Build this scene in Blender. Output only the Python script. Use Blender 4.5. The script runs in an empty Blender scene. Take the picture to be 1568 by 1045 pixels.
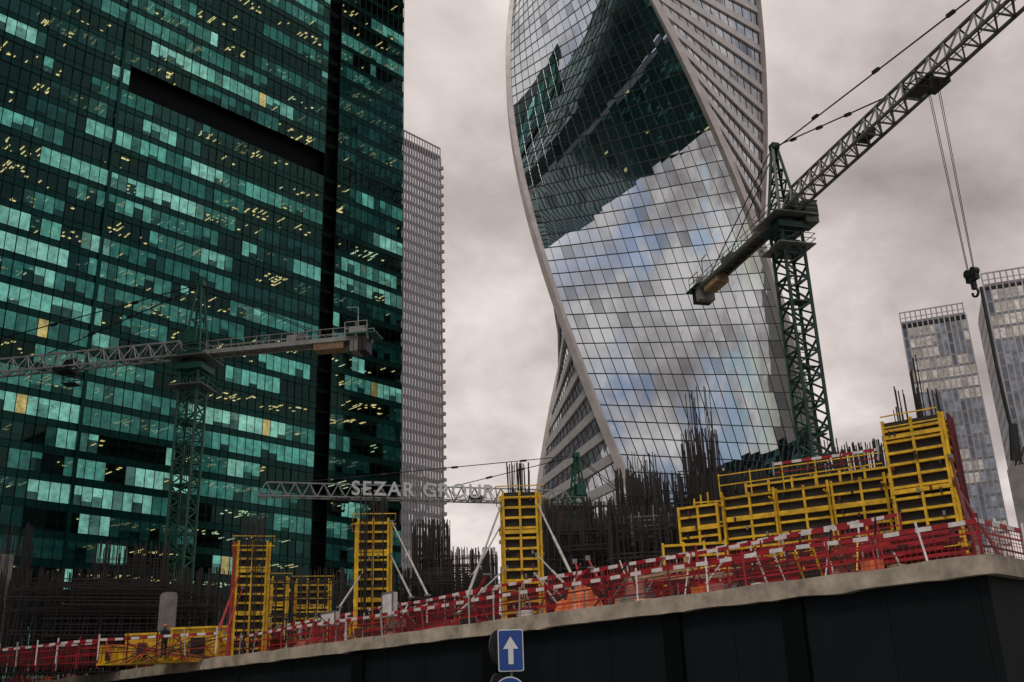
import bpy, math, random
from mathutils import Vector, Matrix, noise
R=random.Random(11)
scene=bpy.context.scene
V=Vector; Z=V((0,0,1))
# ---------------------------------------------------------------- camera
F=1568.0; TH=math.radians(20.35); RO=math.radians(1.95); CZ=1.7
FW=V((0,math.cos(TH),math.sin(TH))); R0=V((1,0,0)); U0=V((0,-math.sin(TH),math.cos(TH)))
UP=U0*math.cos(RO)+R0*math.sin(RO); RT=R0*math.cos(RO)-U0*math.sin(RO)
CAM=V((0,0,CZ))
def ray(px,py): return FW+RT*((px-784)/F)+UP*(-(py-522.5)/F)
def P(px,py,d):
    v=ray(px,py); k=d/math.hypot(v.x,v.y); return CAM+v*k
def Hp(px,py,z):
    v=ray(px,py); return CAM+v*((z-CZ)/v.z)
cd=bpy.data.cameras.new("camera"); cam=bpy.data.objects.new("camera",cd); scene.collection.objects.link(cam)
cd.sensor_width=36; cd.lens=36; cd.clip_end=6000; cd.clip_start=0.1
m=Matrix((RT,UP,-FW)).transposed().to_4x4(); m.translation=CAM; cam.matrix_world=m
scene.camera=cam
scene.view_settings.view_transform='Standard'
try: scene.view_settings.look='None'
except: pass
scene.view_settings.exposure=0
# ---------------------------------------------------------------- materials
def newmat(name):
    m=bpy.data.materials.new(name); m.use_nodes=True; nt=m.node_tree; nt.nodes.clear()
    o=nt.nodes.new('ShaderNodeOutputMaterial'); return m,nt,o
def mat(name,col,rough=.6,metal=0.,var=.35,scale=1.5,bump=0.,spec=.5,streak=False,stint=None):
    m,nt,o=newmat(name); N=nt.nodes; L=nt.links
    b=N.new('ShaderNodeBsdfPrincipled'); L.new(b.outputs[0],o.inputs[0])
    b.inputs['Roughness'].default_value=rough; b.inputs['Metallic'].default_value=metal
    b.inputs['Specular IOR Level'].default_value=spec
    if stint: b.inputs['Specular Tint'].default_value=(*stint,1)
    tc=N.new('ShaderNodeTexCoord'); mp=N.new('ShaderNodeMapping'); L.new(tc.outputs['Object'],mp.inputs[0])
    if streak: mp.inputs['Scale'].default_value=(1,1,.15)
    nz=N.new('ShaderNodeTexNoise'); nz.inputs['Scale'].default_value=scale; nz.inputs['Detail'].default_value=8; nz.inputs['Roughness'].default_value=.65
    L.new(mp.outputs[0],nz.inputs['Vector'])
    mr=N.new('ShaderNodeMapRange'); L.new(nz.outputs[0],mr.inputs[0])
    mr.inputs[1].default_value=.3; mr.inputs[2].default_value=.7; mr.inputs[3].default_value=1-var; mr.inputs[4].default_value=1+var*.6
    mx=N.new('ShaderNodeVectorMath'); mx.operation='SCALE'; mx.inputs[0].default_value=col; L.new(mr.outputs[0],mx.inputs['Scale'])
    L.new(mx.outputs[0],b.inputs['Base Color'])
    if bump>0:
        bp=N.new('ShaderNodeBump'); bp.inputs['Strength'].default_value=bump; bp.inputs['Distance'].default_value=.05
        L.new(nz.outputs[0],bp.inputs['Height']); L.new(bp.outputs[0],b.inputs['Normal'])
    return m
def emit(name,col,s):
    m,nt,o=newmat(name); e=nt.nodes.new('ShaderNodeEmission'); e.inputs[0].default_value=(*col,1); e.inputs[1].default_value=s
    nt.links.new(e.outputs[0],o.inputs[0]); m.cycles.emission_sampling='NONE'; return m
def glass_pane(name,gloss=(.8,.9,.9),ior=1.5,rough=.02,see=(.60,.72,.60)):
    """office glazing: Col glows as lit blinds/rooms, and as painted brightness on far towers, behind a reflecting pane; Col alpha 0 = clear pane"""
    m,nt,o=newmat(name); N=nt.nodes; L=nt.links
    at=N.new('ShaderNodeAttribute'); at.attribute_name='Col'
    tc=N.new('ShaderNodeTexCoord'); nz=N.new('ShaderNodeTexNoise'); nz.inputs['Scale'].default_value=.7; nz.inputs['Detail'].default_value=6; nz.inputs['Roughness'].default_value=.7
    L.new(tc.outputs['Object'],nz.inputs['Vector'])
    mr=N.new('ShaderNodeMapRange'); L.new(nz.outputs[0],mr.inputs[0]); mr.inputs[1].default_value=.3; mr.inputs[2].default_value=.7; mr.inputs[3].default_value=.4; mr.inputs[4].default_value=1.4
    e=N.new('ShaderNodeEmission'); L.new(at.outputs['Color'],e.inputs[0]); L.new(mr.outputs[0],e.inputs[1])
    t=N.new('ShaderNodeBsdfTransparent'); t.inputs[0].default_value=(*see,1)
    m1=N.new('ShaderNodeMixShader'); L.new(at.outputs['Alpha'],m1.inputs[0]); L.new(t.outputs[0],m1.inputs[1]); L.new(e.outputs[0],m1.inputs[2])
    g=N.new('ShaderNodeBsdfGlossy'); g.inputs['Color'].default_value=(*gloss,1); g.inputs['Roughness'].default_value=rough
    fr=N.new('ShaderNodeFresnel'); fr.inputs[0].default_value=ior
    m2=N.new('ShaderNodeMixShader'); L.new(fr.outputs[0],m2.inputs[0]); L.new(m1.outputs[0],m2.inputs[1]); L.new(g.outputs[0],m2.inputs[2])
    L.new(m2.outputs[0],o.inputs[0]); m.cycles.emission_sampling='NONE'; return m
def mirror_glass(name):
    m,nt,o=newmat(name); N=nt.nodes; L=nt.links
    at=N.new('ShaderNodeAttribute'); at.attribute_name='Col'
    g=N.new('ShaderNodeBsdfGlossy'); g.inputs['Roughness'].default_value=.006; L.new(at.outputs['Color'],g.inputs['Color'])
    tc=N.new('ShaderNodeTexCoord'); nz=N.new('ShaderNodeTexNoise'); nz.inputs['Scale'].default_value=.10; nz.inputs['Detail'].default_value=1.5; L.new(tc.outputs['Object'],nz.inputs['Vector'])
    bp=N.new('ShaderNodeBump'); bp.inputs['Strength'].default_value=.16; bp.inputs['Distance'].default_value=.25; L.new(nz.outputs[0],bp.inputs['Height'])
    # every pane is set at a very slightly different angle
    jt=N.new('ShaderNodeAttribute'); jt.attribute_name='Tilt'
    s1=N.new('ShaderNodeVectorMath'); s1.operation='SUBTRACT'; L.new(jt.outputs['Color'],s1.inputs[0]); s1.inputs[1].default_value=(.5,.5,.5)
    s2=N.new('ShaderNodeVectorMath'); s2.operation='SCALE'; L.new(s1.outputs[0],s2.inputs[0]); s2.inputs['Scale'].default_value=.03
    s3=N.new('ShaderNodeVectorMath'); s3.operation='ADD'; L.new(bp.outputs[0],s3.inputs[0]); L.new(s2.outputs[0],s3.inputs[1])
    s4=N.new('ShaderNodeVectorMath'); s4.operation='NORMALIZE'; L.new(s3.outputs[0],s4.inputs[0]); L.new(s4.outputs[0],g.inputs['Normal'])
    d=N.new('ShaderNodeBsdfDiffuse'); d.inputs[0].default_value=(.02,.03,.035,1)
    mx=N.new('ShaderNodeMixShader'); mx.inputs[0].default_value=.95; L.new(d.outputs[0],mx.inputs[1]); L.new(g.outputs[0],mx.inputs[2])
    L.new(mx.outputs[0],o.inputs[0]); return m
M_conc=mat("concrete",(.44,.37,.29),.85,0,.55,1.2,.4)
M_concd=mat("concrete_grey",(.26,.25,.23),.9,0,.45,1.,.3)
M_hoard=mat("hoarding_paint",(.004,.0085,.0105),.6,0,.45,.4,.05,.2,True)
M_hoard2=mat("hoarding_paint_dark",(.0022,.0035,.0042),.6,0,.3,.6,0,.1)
M_yel=mat("formwork_yellow",(.80,.48,.015),.5,0,.5,2.5)
M_yel2=mat("container_yellow",(.82,.47,.012),.5,0,.4,1.2)
M_ply=mat("formwork_plywood",(.018,.015,.010),.7,0,.5,2)
M_red=mat("rail_red",(.38,.018,.024),.5,0,.5,2.5)
M_redd=mat("rail_dark_red",(.13,.010,.013),.6,0,.6,2.5)
M_pink=mat("rail_faded_red",(.45,.15,.13),.6,0,.4,2.5)
M_white=mat("rail_white",(.74,.69,.67),.5,0,.3,2)
M_steel=mat("steel_grey",(.22,.23,.22),.5,.3,.35,2)
M_light=mat("galvanised",(.45,.44,.41),.5,.2,.35,2)
M_rust=mat("rebar_rust",(.034,.027,.024),.8,.1,.6,1)
M_green=mat("crane_green",(.010,.10,.062),.45,0,.4,1.5)
M_dkgreen=mat("crane_dark_green",(.010,.048,.034),.45,0,.5,1.5)
M_jgrey=mat("crane_jib_grey",(.11,.115,.09),.5,0,.5,1.5)
M_jwhite=mat("crane_jib_white",(.42,.43,.40),.5,0,.35,1.5)
M_cw=mat("counterweight",(.34,.22,.13),.8,0,.4,1)
M_dark=mat("dark_metal",(.012,.014,.014),.5,0,.3,1)
M_orange=mat("tarp_orange",(.62,.14,.035),.6,0,.5,2.5)
M_plank=mat("scaffold_plank",(.42,.30,.19),.8,0,.5,2)
M_band=mat("facade_band_white",(.76,.72,.70),.4,0,.2,.3)
M_rib=mat("corner_rib",(.62,.55,.52),.4,0,.25,.3)
M_mull=mat("mullion_dark",(.03,.035,.033),.4,.3,.2,1)
M_mullg=mat("mullion_green",(.003,.014,.012),.5,.0,.2,1,0,.15)
M_span=mat("spandrel_green",(.004,.034,.028),.12,0,.5,.25,0,.35,False,(.3,.9,.75))
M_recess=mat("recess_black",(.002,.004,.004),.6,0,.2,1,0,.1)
M_ceil=mat("ceiling",(.12,.2,.17),.8,0,.3,.2)
M_core=mat("core_wall",(.012,.045,.038),.8,0,.4,.2)
M_lit=emit("ceiling_light",(1.,.72,.36),1.25)
M_litc=emit("ceiling_light_cool",(.9,1.,.72),1.0)
M_gl=glass_pane("office_glass_green",(.4,.9,.8))
M_mirror=mirror_glass("mirror_glazing")
M_far=glass_pane("far_tower_glass",(.8,.82,.85),1.9,.05)  # Col glow here paints daylight brightness into the far facades
# ---------------------------------------------------------------- mesh builder
class MB:
    def __init__(s): s.v=[];s.f=[];s.m=[];s.c=[];s.mats=[]
    def mi(s,mt):
        if mt not in s.mats: s.mats.append(mt)
        return s.mats.index(mt)
    def face(s,pts,mt,col=None):
        n=len(s.v); s.v.extend([tuple(p) for p in pts]); s.f.append(tuple(range(n,n+len(pts)))); s.m.append(s.mi(mt)); s.c.append(col)
    def hexa(s,b,t,mt):
        n=len(s.v); s.v.extend([tuple(p) for p in b+t]); k=s.mi(mt)
        for f in ((3,2,1,0),(4,5,6,7),(0,1,5,4),(1,2,6,5),(2,3,7,6),(3,0,4,7)):
            s.f.append(tuple(n+i for i in f)); s.m.append(k); s.c.append(None)
    def box(s,c,ax,ay,az,mt):
        c=V(c); s.hexa([c-ax-ay-az,c+ax-ay-az,c+ax+ay-az,c-ax+ay-az],[c-ax-ay+az,c+ax-ay+az,c+ax+ay+az,c-ax+ay+az],mt)
    def beam(s,p,q,w,mt,h=None,up=Z):
        p=V(p);q=V(q);d=q-p
        if d.length<1e-6: return
        d.normalize(); x=d.cross(up)
        if x.length<.02: x=d.cross(V((1,0,0)))
        x.normalize(); y=x.cross(d).normalized(); h=h or w
        x=x*w/2;y=y*h/2
        s.hexa([p-x-y,p+x-y,p+x+y,p-x+y],[q-x-y,q+x-y,q+x+y,q-x+y],mt)
    def tube(s,p,q,r,mt,n=10,r2=None):
        p=V(p);q=V(q);d=(q-p).normalized(); x=d.cross(Z)
        if x.length<.02: x=V((1,0,0))
        x.normalize(); y=x.cross(d).normalized(); r2=r2 or r; k=s.mi(mt); o=len(s.v)
        for i in range(n):
            a=2*math.pi*i/n; e=x*math.cos(a)+y*math.sin(a)
            s.v.append(tuple(p+e*r)); s.v.append(tuple(q+e*r2))
        for i in range(n):
            j=(i+1)%n; s.f.append((o+2*i,o+2*j,o+2*j+1,o+2*i+1)); s.m.append(k); s.c.append(None)
        s.f.append(tuple(o+2*i+1 for i in range(n))); s.m.append(k); s.c.append(None)
        s.f.append(tuple(o+2*i for i in reversed(range(n)))); s.m.append(k); s.c.append(None)
    def build(s,name,parent=None):
        me=bpy.data.meshes.new(name); me.from_pydata(s.v,[],s.f)
        for mt in s.mats: me.materials.append(mt)
        me.polygons.foreach_set('material_index',s.m)
        if any(c is not None for c in s.c):
            at=me.color_attributes.new('Col','FLOAT_COLOR','CORNER'); buf=[]
            for f,c in zip(s.f,s.c):
                c=c or (0,0,0,1)
                buf.extend(list(c)*len(f))
            at.data.foreach_set('color',buf)
        me.update(); ob=bpy.data.objects.new(name,me); scene.collection.objects.link(ob)
        if parent: ob.parent=parent
        return ob
def empty(name):
    e=bpy.data.objects.new(name,None); scene.collection.objects.link(e); return e
def az(a): a=math.radians(a); return V((math.sin(a),math.cos(a),0))
# ---------------------------------------------------------------- world
w=bpy.data.worlds.new("World"); scene.world=w; w.use_nodes=True; nt=w.node_tree; nt.nodes.clear(); N=nt.nodes; L=nt.links
o=N.new('ShaderNodeOutputWorld'); bg=N.new('ShaderNodeBackground'); bg.inputs[1].default_value=.1; L.new(bg.outputs[0],o.inputs[0])
SUN_EL=math.radians(60); SUN_AZ=math.radians(215)
sk=N.new('ShaderNodeTexSky'); sk.sky_type='NISHITA'; sk.sun_disc=False; sk.sun_elevation=SUN_EL; sk.sun_rotation=SUN_AZ
tc=N.new('ShaderNodeTexCoord'); sp=N.new('ShaderNodeSeparateXYZ'); L.new(tc.outputs['Generated'],sp.inputs[0])
def math_(op,a,b=None,clamp=False):
    n=N.new('ShaderNodeMath'); n.operation=op; n.use_clamp=clamp
    for i,x in enumerate((a,b)):
        if x is None: continue
        if isinstance(x,(int,float)): n.inputs[i].default_value=x
        else: L.new(x,n.inputs[i])
    return n.outputs[0]
zz=math_('ADD',math_('MAXIMUM',sp.outputs[2],0.0),.38)
cx=math_('DIVIDE',sp.outputs[0],zz); cy=math_('DIVIDE',sp.outputs[1],zz)
cb=N.new('ShaderNodeCombineXYZ'); L.new(cx,cb.inputs[0]); L.new(cy,cb.inputs[1]); cb.inputs[2].default_value=3.3
def nz(scale,det,rough,dist,off=0):
    n=N.new('ShaderNodeTexNoise'); n.inputs['Scale'].default_value=scale; n.inputs['Detail'].default_value=det; n.inputs['Roughness'].default_value=rough; n.inputs['Distortion'].default_value=dist
    mp=N.new('ShaderNodeMapping'); mp.inputs['Location'].default_value=(off,off*.7,off*.3); L.new(cb.outputs[0],mp.inputs[0]); L.new(mp.outputs[0],n.inputs['Vector']); return n.outputs[0]
n1=nz(2.9,9,.55,.2,2.1); n1b=nz(1.1,3,.5,.2,5.5)
na=math_('ADD',math_('MULTIPLY',n1,.65),math_('MULTIPLY',n1b,.35))
cr=N.new('ShaderNodeValToRGB'); L.new(na,cr.inputs[0]); e=cr.color_ramp
e.elements[0].position=.34; e.elements[0].color=(3.3,2.85,2.75,1)
e.elements[1].position=.57; e.elements[1].color=(8.6,7.75,7.35,1)
x=e.elements.new(.455); x.color=(5.5,4.85,4.65,1)
n2=nz(1.7,8,.55,.3,7.7)
south=N.new('ShaderNodeMapRange'); L.new(sp.outputs[1],south.inputs[0]); south.inputs[1].default_value=.55; south.inputs[2].default_value=-.5; south.inputs[3].default_value=0; south.inputs[4].default_value=1
gap=N.new('ShaderNodeMapRange'); L.new(n2,gap.inputs[0]); gap.inputs[1].default_value=.46; gap.inputs[2].default_value=.62; gap.interpolation_type='SMOOTHSTEP'
gf=math_('MULTIPLY',math_('MULTIPLY',gap.outputs[0],south.outputs[0],True),.72)
br=N.new('ShaderNodeMapRange'); L.new(south.outputs[0],br.inputs[0]); br.inputs[3].default_value=1; br.inputs[4].default_value=.84
sc=N.new('ShaderNodeVectorMath'); sc.operation='SCALE'; L.new(cr.outputs[0],sc.inputs[0]); L.new(br.outputs[0],sc.inputs['Scale'])
mix=N.new('ShaderNodeMix'); mix.data_type='RGBA'; L.new(gf,mix.inputs[0]); L.new(sc.outputs[0],mix.inputs[6]); L.new(sk.outputs[0],mix.inputs[7])
L.new(mix.outputs[2],bg.inputs[0])
sl=bpy.data.lights.new("sun",'SUN'); sl.energy=1.4; sl.angle=math.radians(12); sl.color=(1,.93,.84)
so=bpy.data.objects.new("sun",sl); scene.collection.objects.link(so)
sd=V((math.sin(SUN_AZ)*math.cos(SUN_EL),math.cos(SUN_AZ)*math.cos(SUN_EL),math.sin(SUN_EL)))
so.rotation_euler=sd.to_track_quat('Z','Y').to_euler()
# ---------------------------------------------------------------- ground and road
g=MB(); M_grd=mat("ground_dirt",(.09,.08,.07),.95,0,.4,.05)
g.face([(-3000,-3000,0),(3000,-3000,0),(3000,3000,0),(-3000,3000,0)],M_grd); g.build("ground")
# ---------------------------------------------------------------- site wall frame
ZW=5.0
WC=Hp(1512,880,ZW); WF=Hp(180,1042,ZW); wd=(WF-WC); wd.z=0; wd.normalize(); wn=V((-wd.y,wd.x,0))
if wn.y<0: wn=-wn
def WP(t,i,z): p=WC+wd*t+wn*i; return V((p.x,p.y,z))
LW=100; LI=78
M_asp=mat("asphalt",(.05,.05,.05),.9,0,.3,3,.1)
rd=MB()
a=[WP(-60,-14,.004),WP(150,-14,.004),WP(150,-3.2,.004),WP(-60,-3.2,.004)]
rd.face(a,M_asp)
for k in range(-8,22):
    rd.face([WP(k*6,-8.7,.008),WP(k*6+3,-8.7,.008),WP(k*6+3,-8.55,.008),WP(k*6,-8.55,.008)],M_white)
rd.build("road")
pv=MB(); pv.hexa([WP(-60,-3.2,-.1),WP(150,-3.2,-.1),WP(150,-.05,-.1),WP(-60,-.05,-.1)],[WP(-60,-3.2,.13),WP(150,-3.2,.13),WP(150,-.05,.13),WP(-60,-.05,.13)],M_concd); pv.build("pavement")
hw=MB()
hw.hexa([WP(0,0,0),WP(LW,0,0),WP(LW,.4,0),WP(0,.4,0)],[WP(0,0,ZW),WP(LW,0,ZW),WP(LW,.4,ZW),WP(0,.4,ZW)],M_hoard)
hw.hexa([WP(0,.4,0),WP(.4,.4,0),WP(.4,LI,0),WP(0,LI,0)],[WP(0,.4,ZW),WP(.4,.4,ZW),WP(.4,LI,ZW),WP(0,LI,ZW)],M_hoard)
def wt(px,py):
    v=ray(px,py); t=(WC-CAM).dot(wn)/v.dot(wn); return (CAM+v*t-WC).dot(wd)
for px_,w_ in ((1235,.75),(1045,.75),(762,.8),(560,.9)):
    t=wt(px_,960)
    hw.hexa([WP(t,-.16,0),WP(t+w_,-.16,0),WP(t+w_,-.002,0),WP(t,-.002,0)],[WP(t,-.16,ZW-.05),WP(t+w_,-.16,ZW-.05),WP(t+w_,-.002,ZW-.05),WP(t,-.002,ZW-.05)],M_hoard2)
k=0.3
while k<LW:
    hw.beam(WP(k,-.006,.1),WP(k,-.006,ZW-.08),.012,M_hoard2); k+=2.7
for k in range(1,19):
    hw.beam(WP(-.05,k*4,0),WP(-.05,k*4,ZW),.12,M_hoard2)
hw.build("hoarding_wall")
sl_=MB()
def ledge_h(t): return .50+.001*t+.06*noise.noise(V((t*.5,0,0)))
t=-.35
while t<LW:
    h=ledge_h(t); h2=ledge_h(t+.5); o1=-.32+.05*noise.noise(V((t*1.7,3,0))); o2=-.32+.05*noise.noise(V(((t+.5)*1.7,3,0)))
    b1=-.12*abs(noise.noise(V((t*2.3,9,0)))); b2=-.12*abs(noise.noise(V(((t+.5)*2.3,9,0))))
    sl_.hexa([WP(t,o1,ZW+b1),WP(t+.5,o2,ZW+b2),WP(t+.5,2.2,ZW+b2),WP(t,2.2,ZW+b1)],[WP(t,o1,ZW+h),WP(t+.5,o2,ZW+h2),WP(t+.5,2.2,ZW+h2),WP(t,2.2,ZW+h)],M_conc); t+=.5
sl_.hexa([WP(-.35,2.2,ZW),WP(1.9,2.2,ZW),WP(1.9,LI,ZW),WP(-.35,LI,ZW)],[WP(-.35,2.2,ZW+.52),WP(1.9,2.2,ZW+.52),WP(1.9,LI,ZW+.52),WP(-.35,LI,ZW+.52)],M_conc)
sl_.hexa([WP(1.9,2.2,ZW),WP(LW,2.2,ZW),WP(LW,LI,ZW),WP(1.9,LI,ZW)],[WP(1.9,2.2,ZW+.5),WP(LW,2.2,ZW+.5),WP(LW,LI,ZW+.5),WP(1.9,LI,ZW+.5)],M_concd)
sl_.build("concrete_slab")
DZ=ZW+.5
# ---------------------------------------------------------------- green office tower (left)
C=P(616,430,190); C.z=0; ga=-az(42); gn=V((math.cos(math.radians(42)),-math.sin(math.radians(42)),0))
def FP(s,h,o): p=C+ga*s+gn*o; return V((p.x,p.y,h))
def fac(px,py):
    v=ray(px,py); t=(C-CAM).dot(gn)/v.dot(gn); p=CAM+v*t; return (p-C).dot(ga),p.z
tower=empty("glass_office_tower")
FH=3.9; CWD=1.55; NF=43; NC=81; GH=NF*FH
s_r1=fac(491,300)[0]; s_r0=fac(515,300)[0]
c_r0=round(s_r0/CWD); c_r1=max(c_r0+1,round(s_r1/CWD))
h_s=fac(195,98)[1]; f_s=int(h_s/FH)
s_w=fac(140,480)[0]; c_w=round(s_w/CWD)
sE=fac(195,100)[0]; c_sE=round(sE/CWD)
pan=MB(); fr=MB(); inn=MB()
def lerp(a,b,t): return tuple(a[i]+(b[i]-a[i])*t for i in range(3))
for f in range(NF):
    z0=f*FH; zs=z0+1.15; z1=z0+FH
    fr_n=R.random()
    c=0
    while c<NC:
        run=R.choice([1,2,3,4,5,7,9,12])
        sN=noise.noise(V((c*.06,f*.45,1.7)))+.35*noise.noise(V((c*.25,f*1.9,5)))
        r=R.random()
        wing=c>=c_w; right=c<c_r0
        p=.62+sN*.7+(fr_n-.5)*.3
        if wing: p-=.22+(.25 if z0>85 else 0)
        if right: p-=.2
        if z0>h_s-8 and right and z0<h_s+16: p-=.6
        if r<p*.40: lvl=lerp((.07,.27,.215),(.23,.52,.42),R.random()**1.3); A=.92
        elif r<p*.90: lvl=lerp((.014,.085,.070),(.05,.19,.155),R.random()); A=.8
        elif r<p*.90+.38: lvl=(.0,.0,.0); A=.05
        else: lvl=lerp((.002,.015,.013),(.007,.036,.031),R.random()); A=.85
        for j in range(run):
            cc=c+j
            if cc>=NC: break
            if c_r0<=cc<c_r1: continue
            if f==f_s-1 and c_r1<=cc<c_sE: continue
            k=.78+.36*R.random(); l2=lvl; A2=A
            if R.random()<.09: k*=.35
            if R.random()<.004: l2=(.5,.40,.14);A2=.85
            col=(l2[0]*k,l2[1]*k,l2[2]*k,A2)
            s0=cc*CWD+.035; s1=(cc+1)*CWD-.035; jt=R.uniform(-.006,.006)
            if A>.5 and R.random()<.35:
                zb=zs+(z1-zs)*R.choice([.25,.4,.55,.7])
                kk=R.choice([.15,.35,.5])
                d=(lvl[0]*kk,lvl[1]*kk,lvl[2]*kk,A if R.random()<.5 else .25)
                pan.face([FP(s1,zs,jt),FP(s0,zs,-jt),FP(s0,zb,-jt),FP(s1,zb,jt)],M_gl,d)
                pan.face([FP(s1,zb,jt),FP(s0,zb,-jt),FP(s0,z1,-jt),FP(s1,z1,jt)],M_gl,col)
            else:
                pan.face([FP(s1,zs,jt),FP(s0,zs,-jt),FP(s0,z1,-jt),FP(s1,z1,jt)],M_gl,col)
        c+=run
    for (a_,b_) in ((0,c_r0),(c_r1,NC)):
        if f in (f_s,f_s-1) and a_==c_r1: a_=c_sE
        fr.hexa([FP(a_*CWD,z0,-.3),FP(b_*CWD,z0,-.3),FP(b_*CWD,z0,.05),FP(a_*CWD,z0,.05)],[FP(a_*CWD,zs,-.3),FP(b_*CWD,zs,-.3),FP(b_*CWD,zs,.05),FP(a_*CWD,zs,.05)],M_span)
        for zt_ in (z0+.03,zs-.03): fr.box(FP((a_+b_)/2*CWD,zt_,.08),ga*((b_-a_)*CWD/2),gn*.03,Z*.035,M_mullg)
    inn.face([FP(0,z1-.02,-.2),FP(NC*CWD,z1-.02,-.2),FP(NC*CWD,z1-.02,-9),FP(0,z1-.02,-9)],M_ceil) if f!=f_s-1 else inn.face([FP(0,z1-.02,-1.7),FP(NC*CWD,z1-.02,-1.7),FP(NC*CWD,z1-.02,-9),FP(0,z1-.02,-9)],M_ceil)
    if f==f_s-1: continue
    for q in range(215):
        s=R.uniform(0,NC*CWD); dn=R.choice([.9,2.0,3.2,4.6])
        if noise.noise(V((s*.07,f*.8,11)))<-.02+(R.random()-.5)*.25: continue
        if c_r0*CWD-.4<s<c_r1*CWD+.4: continue
        mt=M_lit if noise.noise(V((s*.05,f*.5,21)))>-.2 else M_litc
        ln=R.choice([.5,.9,1.4,2.2])
        if R.random()<.35: inn.box(FP(s,z1-.1,-dn-.2),ga*.22,gn*.2,Z*.03,mt)
        else: inn.box(FP(s,z1-.1,-dn-ln*.3),ga*.07,gn*ln*.5,Z*.03,mt)
zr0=(f_s-1)*FH; zr1=f_s*FH+1.15
for c in range(NC+1):
    if c_r0<c<c_r1: continue
    wv=.07 if c%4 else .16
    if c_r1<c<c_sE:
        fr.beam(FP(c*CWD,0,.07),FP(c*CWD,zr0,.07),wv,M_mullg,.1); fr.beam(FP(c*CWD,zr1,.07),FP(c*CWD,GH,.07),wv,M_mullg,.1)
    else: fr.beam(FP(c*CWD,0,.07),FP(c*CWD,GH,.07),wv,M_mullg,.1)
fr.beam(FP(c_w*CWD,0,.25),FP(c_w*CWD,GH,.25),.5,M_span,.5,up=gn)
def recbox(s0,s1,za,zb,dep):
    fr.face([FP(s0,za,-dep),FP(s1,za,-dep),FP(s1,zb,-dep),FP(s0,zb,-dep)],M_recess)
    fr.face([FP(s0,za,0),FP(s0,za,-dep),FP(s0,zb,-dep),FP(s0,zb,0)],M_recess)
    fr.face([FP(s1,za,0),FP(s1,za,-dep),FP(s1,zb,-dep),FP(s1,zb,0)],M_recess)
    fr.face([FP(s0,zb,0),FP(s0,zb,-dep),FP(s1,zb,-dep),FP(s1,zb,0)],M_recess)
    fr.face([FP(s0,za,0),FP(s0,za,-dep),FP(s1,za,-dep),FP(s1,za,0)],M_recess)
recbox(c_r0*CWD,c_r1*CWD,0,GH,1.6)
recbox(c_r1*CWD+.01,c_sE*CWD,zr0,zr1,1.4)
LG=NC*CWD
inn.face([FP(0,0,-9),FP(LG,0,-9),FP(LG,GH,-9),FP(0,GH,-9)],M_core)
D_=42
fr.hexa([FP(0,0,-.25),FP(.3,0,-.25),FP(.3,0,-D_),FP(0,0,-D_)],[FP(0,GH,-.25),FP(.3,GH,-.25),FP(.3,GH,-D_),FP(0,GH,-D_)],M_span)
fr.hexa([FP(LG-.3,0,-.25),FP(LG,0,-.25),FP(LG,0,-D_),FP(LG-.3,0,-D_)],[FP(LG-.3,GH,-.25),FP(LG,GH,-.25),FP(LG,GH,-D_),FP(LG-.3,GH,-D_)],M_span)
fr.hexa([FP(.3,0,-D_),FP(LG-.3,0,-D_),FP(LG-.3,0,-D_+.3),FP(.3,0,-D_+.3)],[FP(.3,GH,-D_),FP(LG-.3,GH,-D_),FP(LG-.3,GH,-D_+.3),FP(.3,GH,-D_+.3)],M_span)
fr.hexa([FP(0,GH,.2),FP(LG,GH,.2),FP(LG,GH,-D_),FP(0,GH,-D_)],[FP(0,GH+1.2,.2),FP(LG,GH+1.2,.2),FP(LG,GH+1.2,-D_),FP(0,GH+1.2,-D_)],M_span)
pan.build("windows",tower); fr.build("facade_frame",tower); inn.build("interior_floors",tower)
# ---------------------------------------------------------------- generic curtain wall block
def curtain(name,pts,H,fh,cw,mullmat,mw,bandmat,bandh,colf,glass,proj=.25,zb=0,parent=None):
    root=empty(name); pn=MB(); fm=MB(); n=len(pts)
    if parent: root.parent=parent
    for i in range(n):
        a=V((pts[i].x,pts[i].y,zb)); b=V((pts[(i+1)%n].x,pts[(i+1)%n].y,zb)); d=b-a; Ln=d.length; d.normalize()
        nn=V((d.y,-d.x,0)); cen=sum((V((p.x,p.y,zb)) for p in pts),V())/n
        if (a-cen).dot(nn)<0: nn=-nn
        nc=max(1,round(Ln/cw)); c_=Ln/nc; nf=int((H-zb)/fh)
        for f in range(nf):
            for c in range(nc):
                col=colf(f,c,i); p=a+d*c_*c+Z*f*fh; q=a+d*c_*(c+1)+Z*f*fh
                jt=nn*R.uniform(-.012,.012); ju=nn*R.uniform(-.012,.012)
                pn.face([p+jt,q-jt,q+Z*fh+ju,p+Z*fh-ju],glass,col)
            if bandh: fm.box(a+d*Ln/2+Z*(f*fh+bandh/2),d*Ln/2,nn*proj*.7,Z*bandh/2,bandmat)
        for c in range(nc+1):
            fm.beam(a+d*c_*c,a+d*c_*c+Z*(H-zb),mw,mullmat,2*proj,up=d)
    fm.hexa([V((p.x,p.y,H)) for p in pts],[V((p.x,p.y,H+.8)) for p in pts],bandmat) if n==4 else None
    pn.build("windows",root); fm.build("facade_frame",root); return root
Q=P(674,242,300); HT=Q.z; Q.z=0
M_ribp=mat("ribbed_facade_pale",(.42,.385,.40),.5,0,.15,.2)
M_ribs=mat("ribbed_spandrel",(.26,.245,.265),.5,0,.2,.2)
rq=[Q,Q+ga*52,Q+ga*52-gn*30,Q-gn*30]
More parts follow.
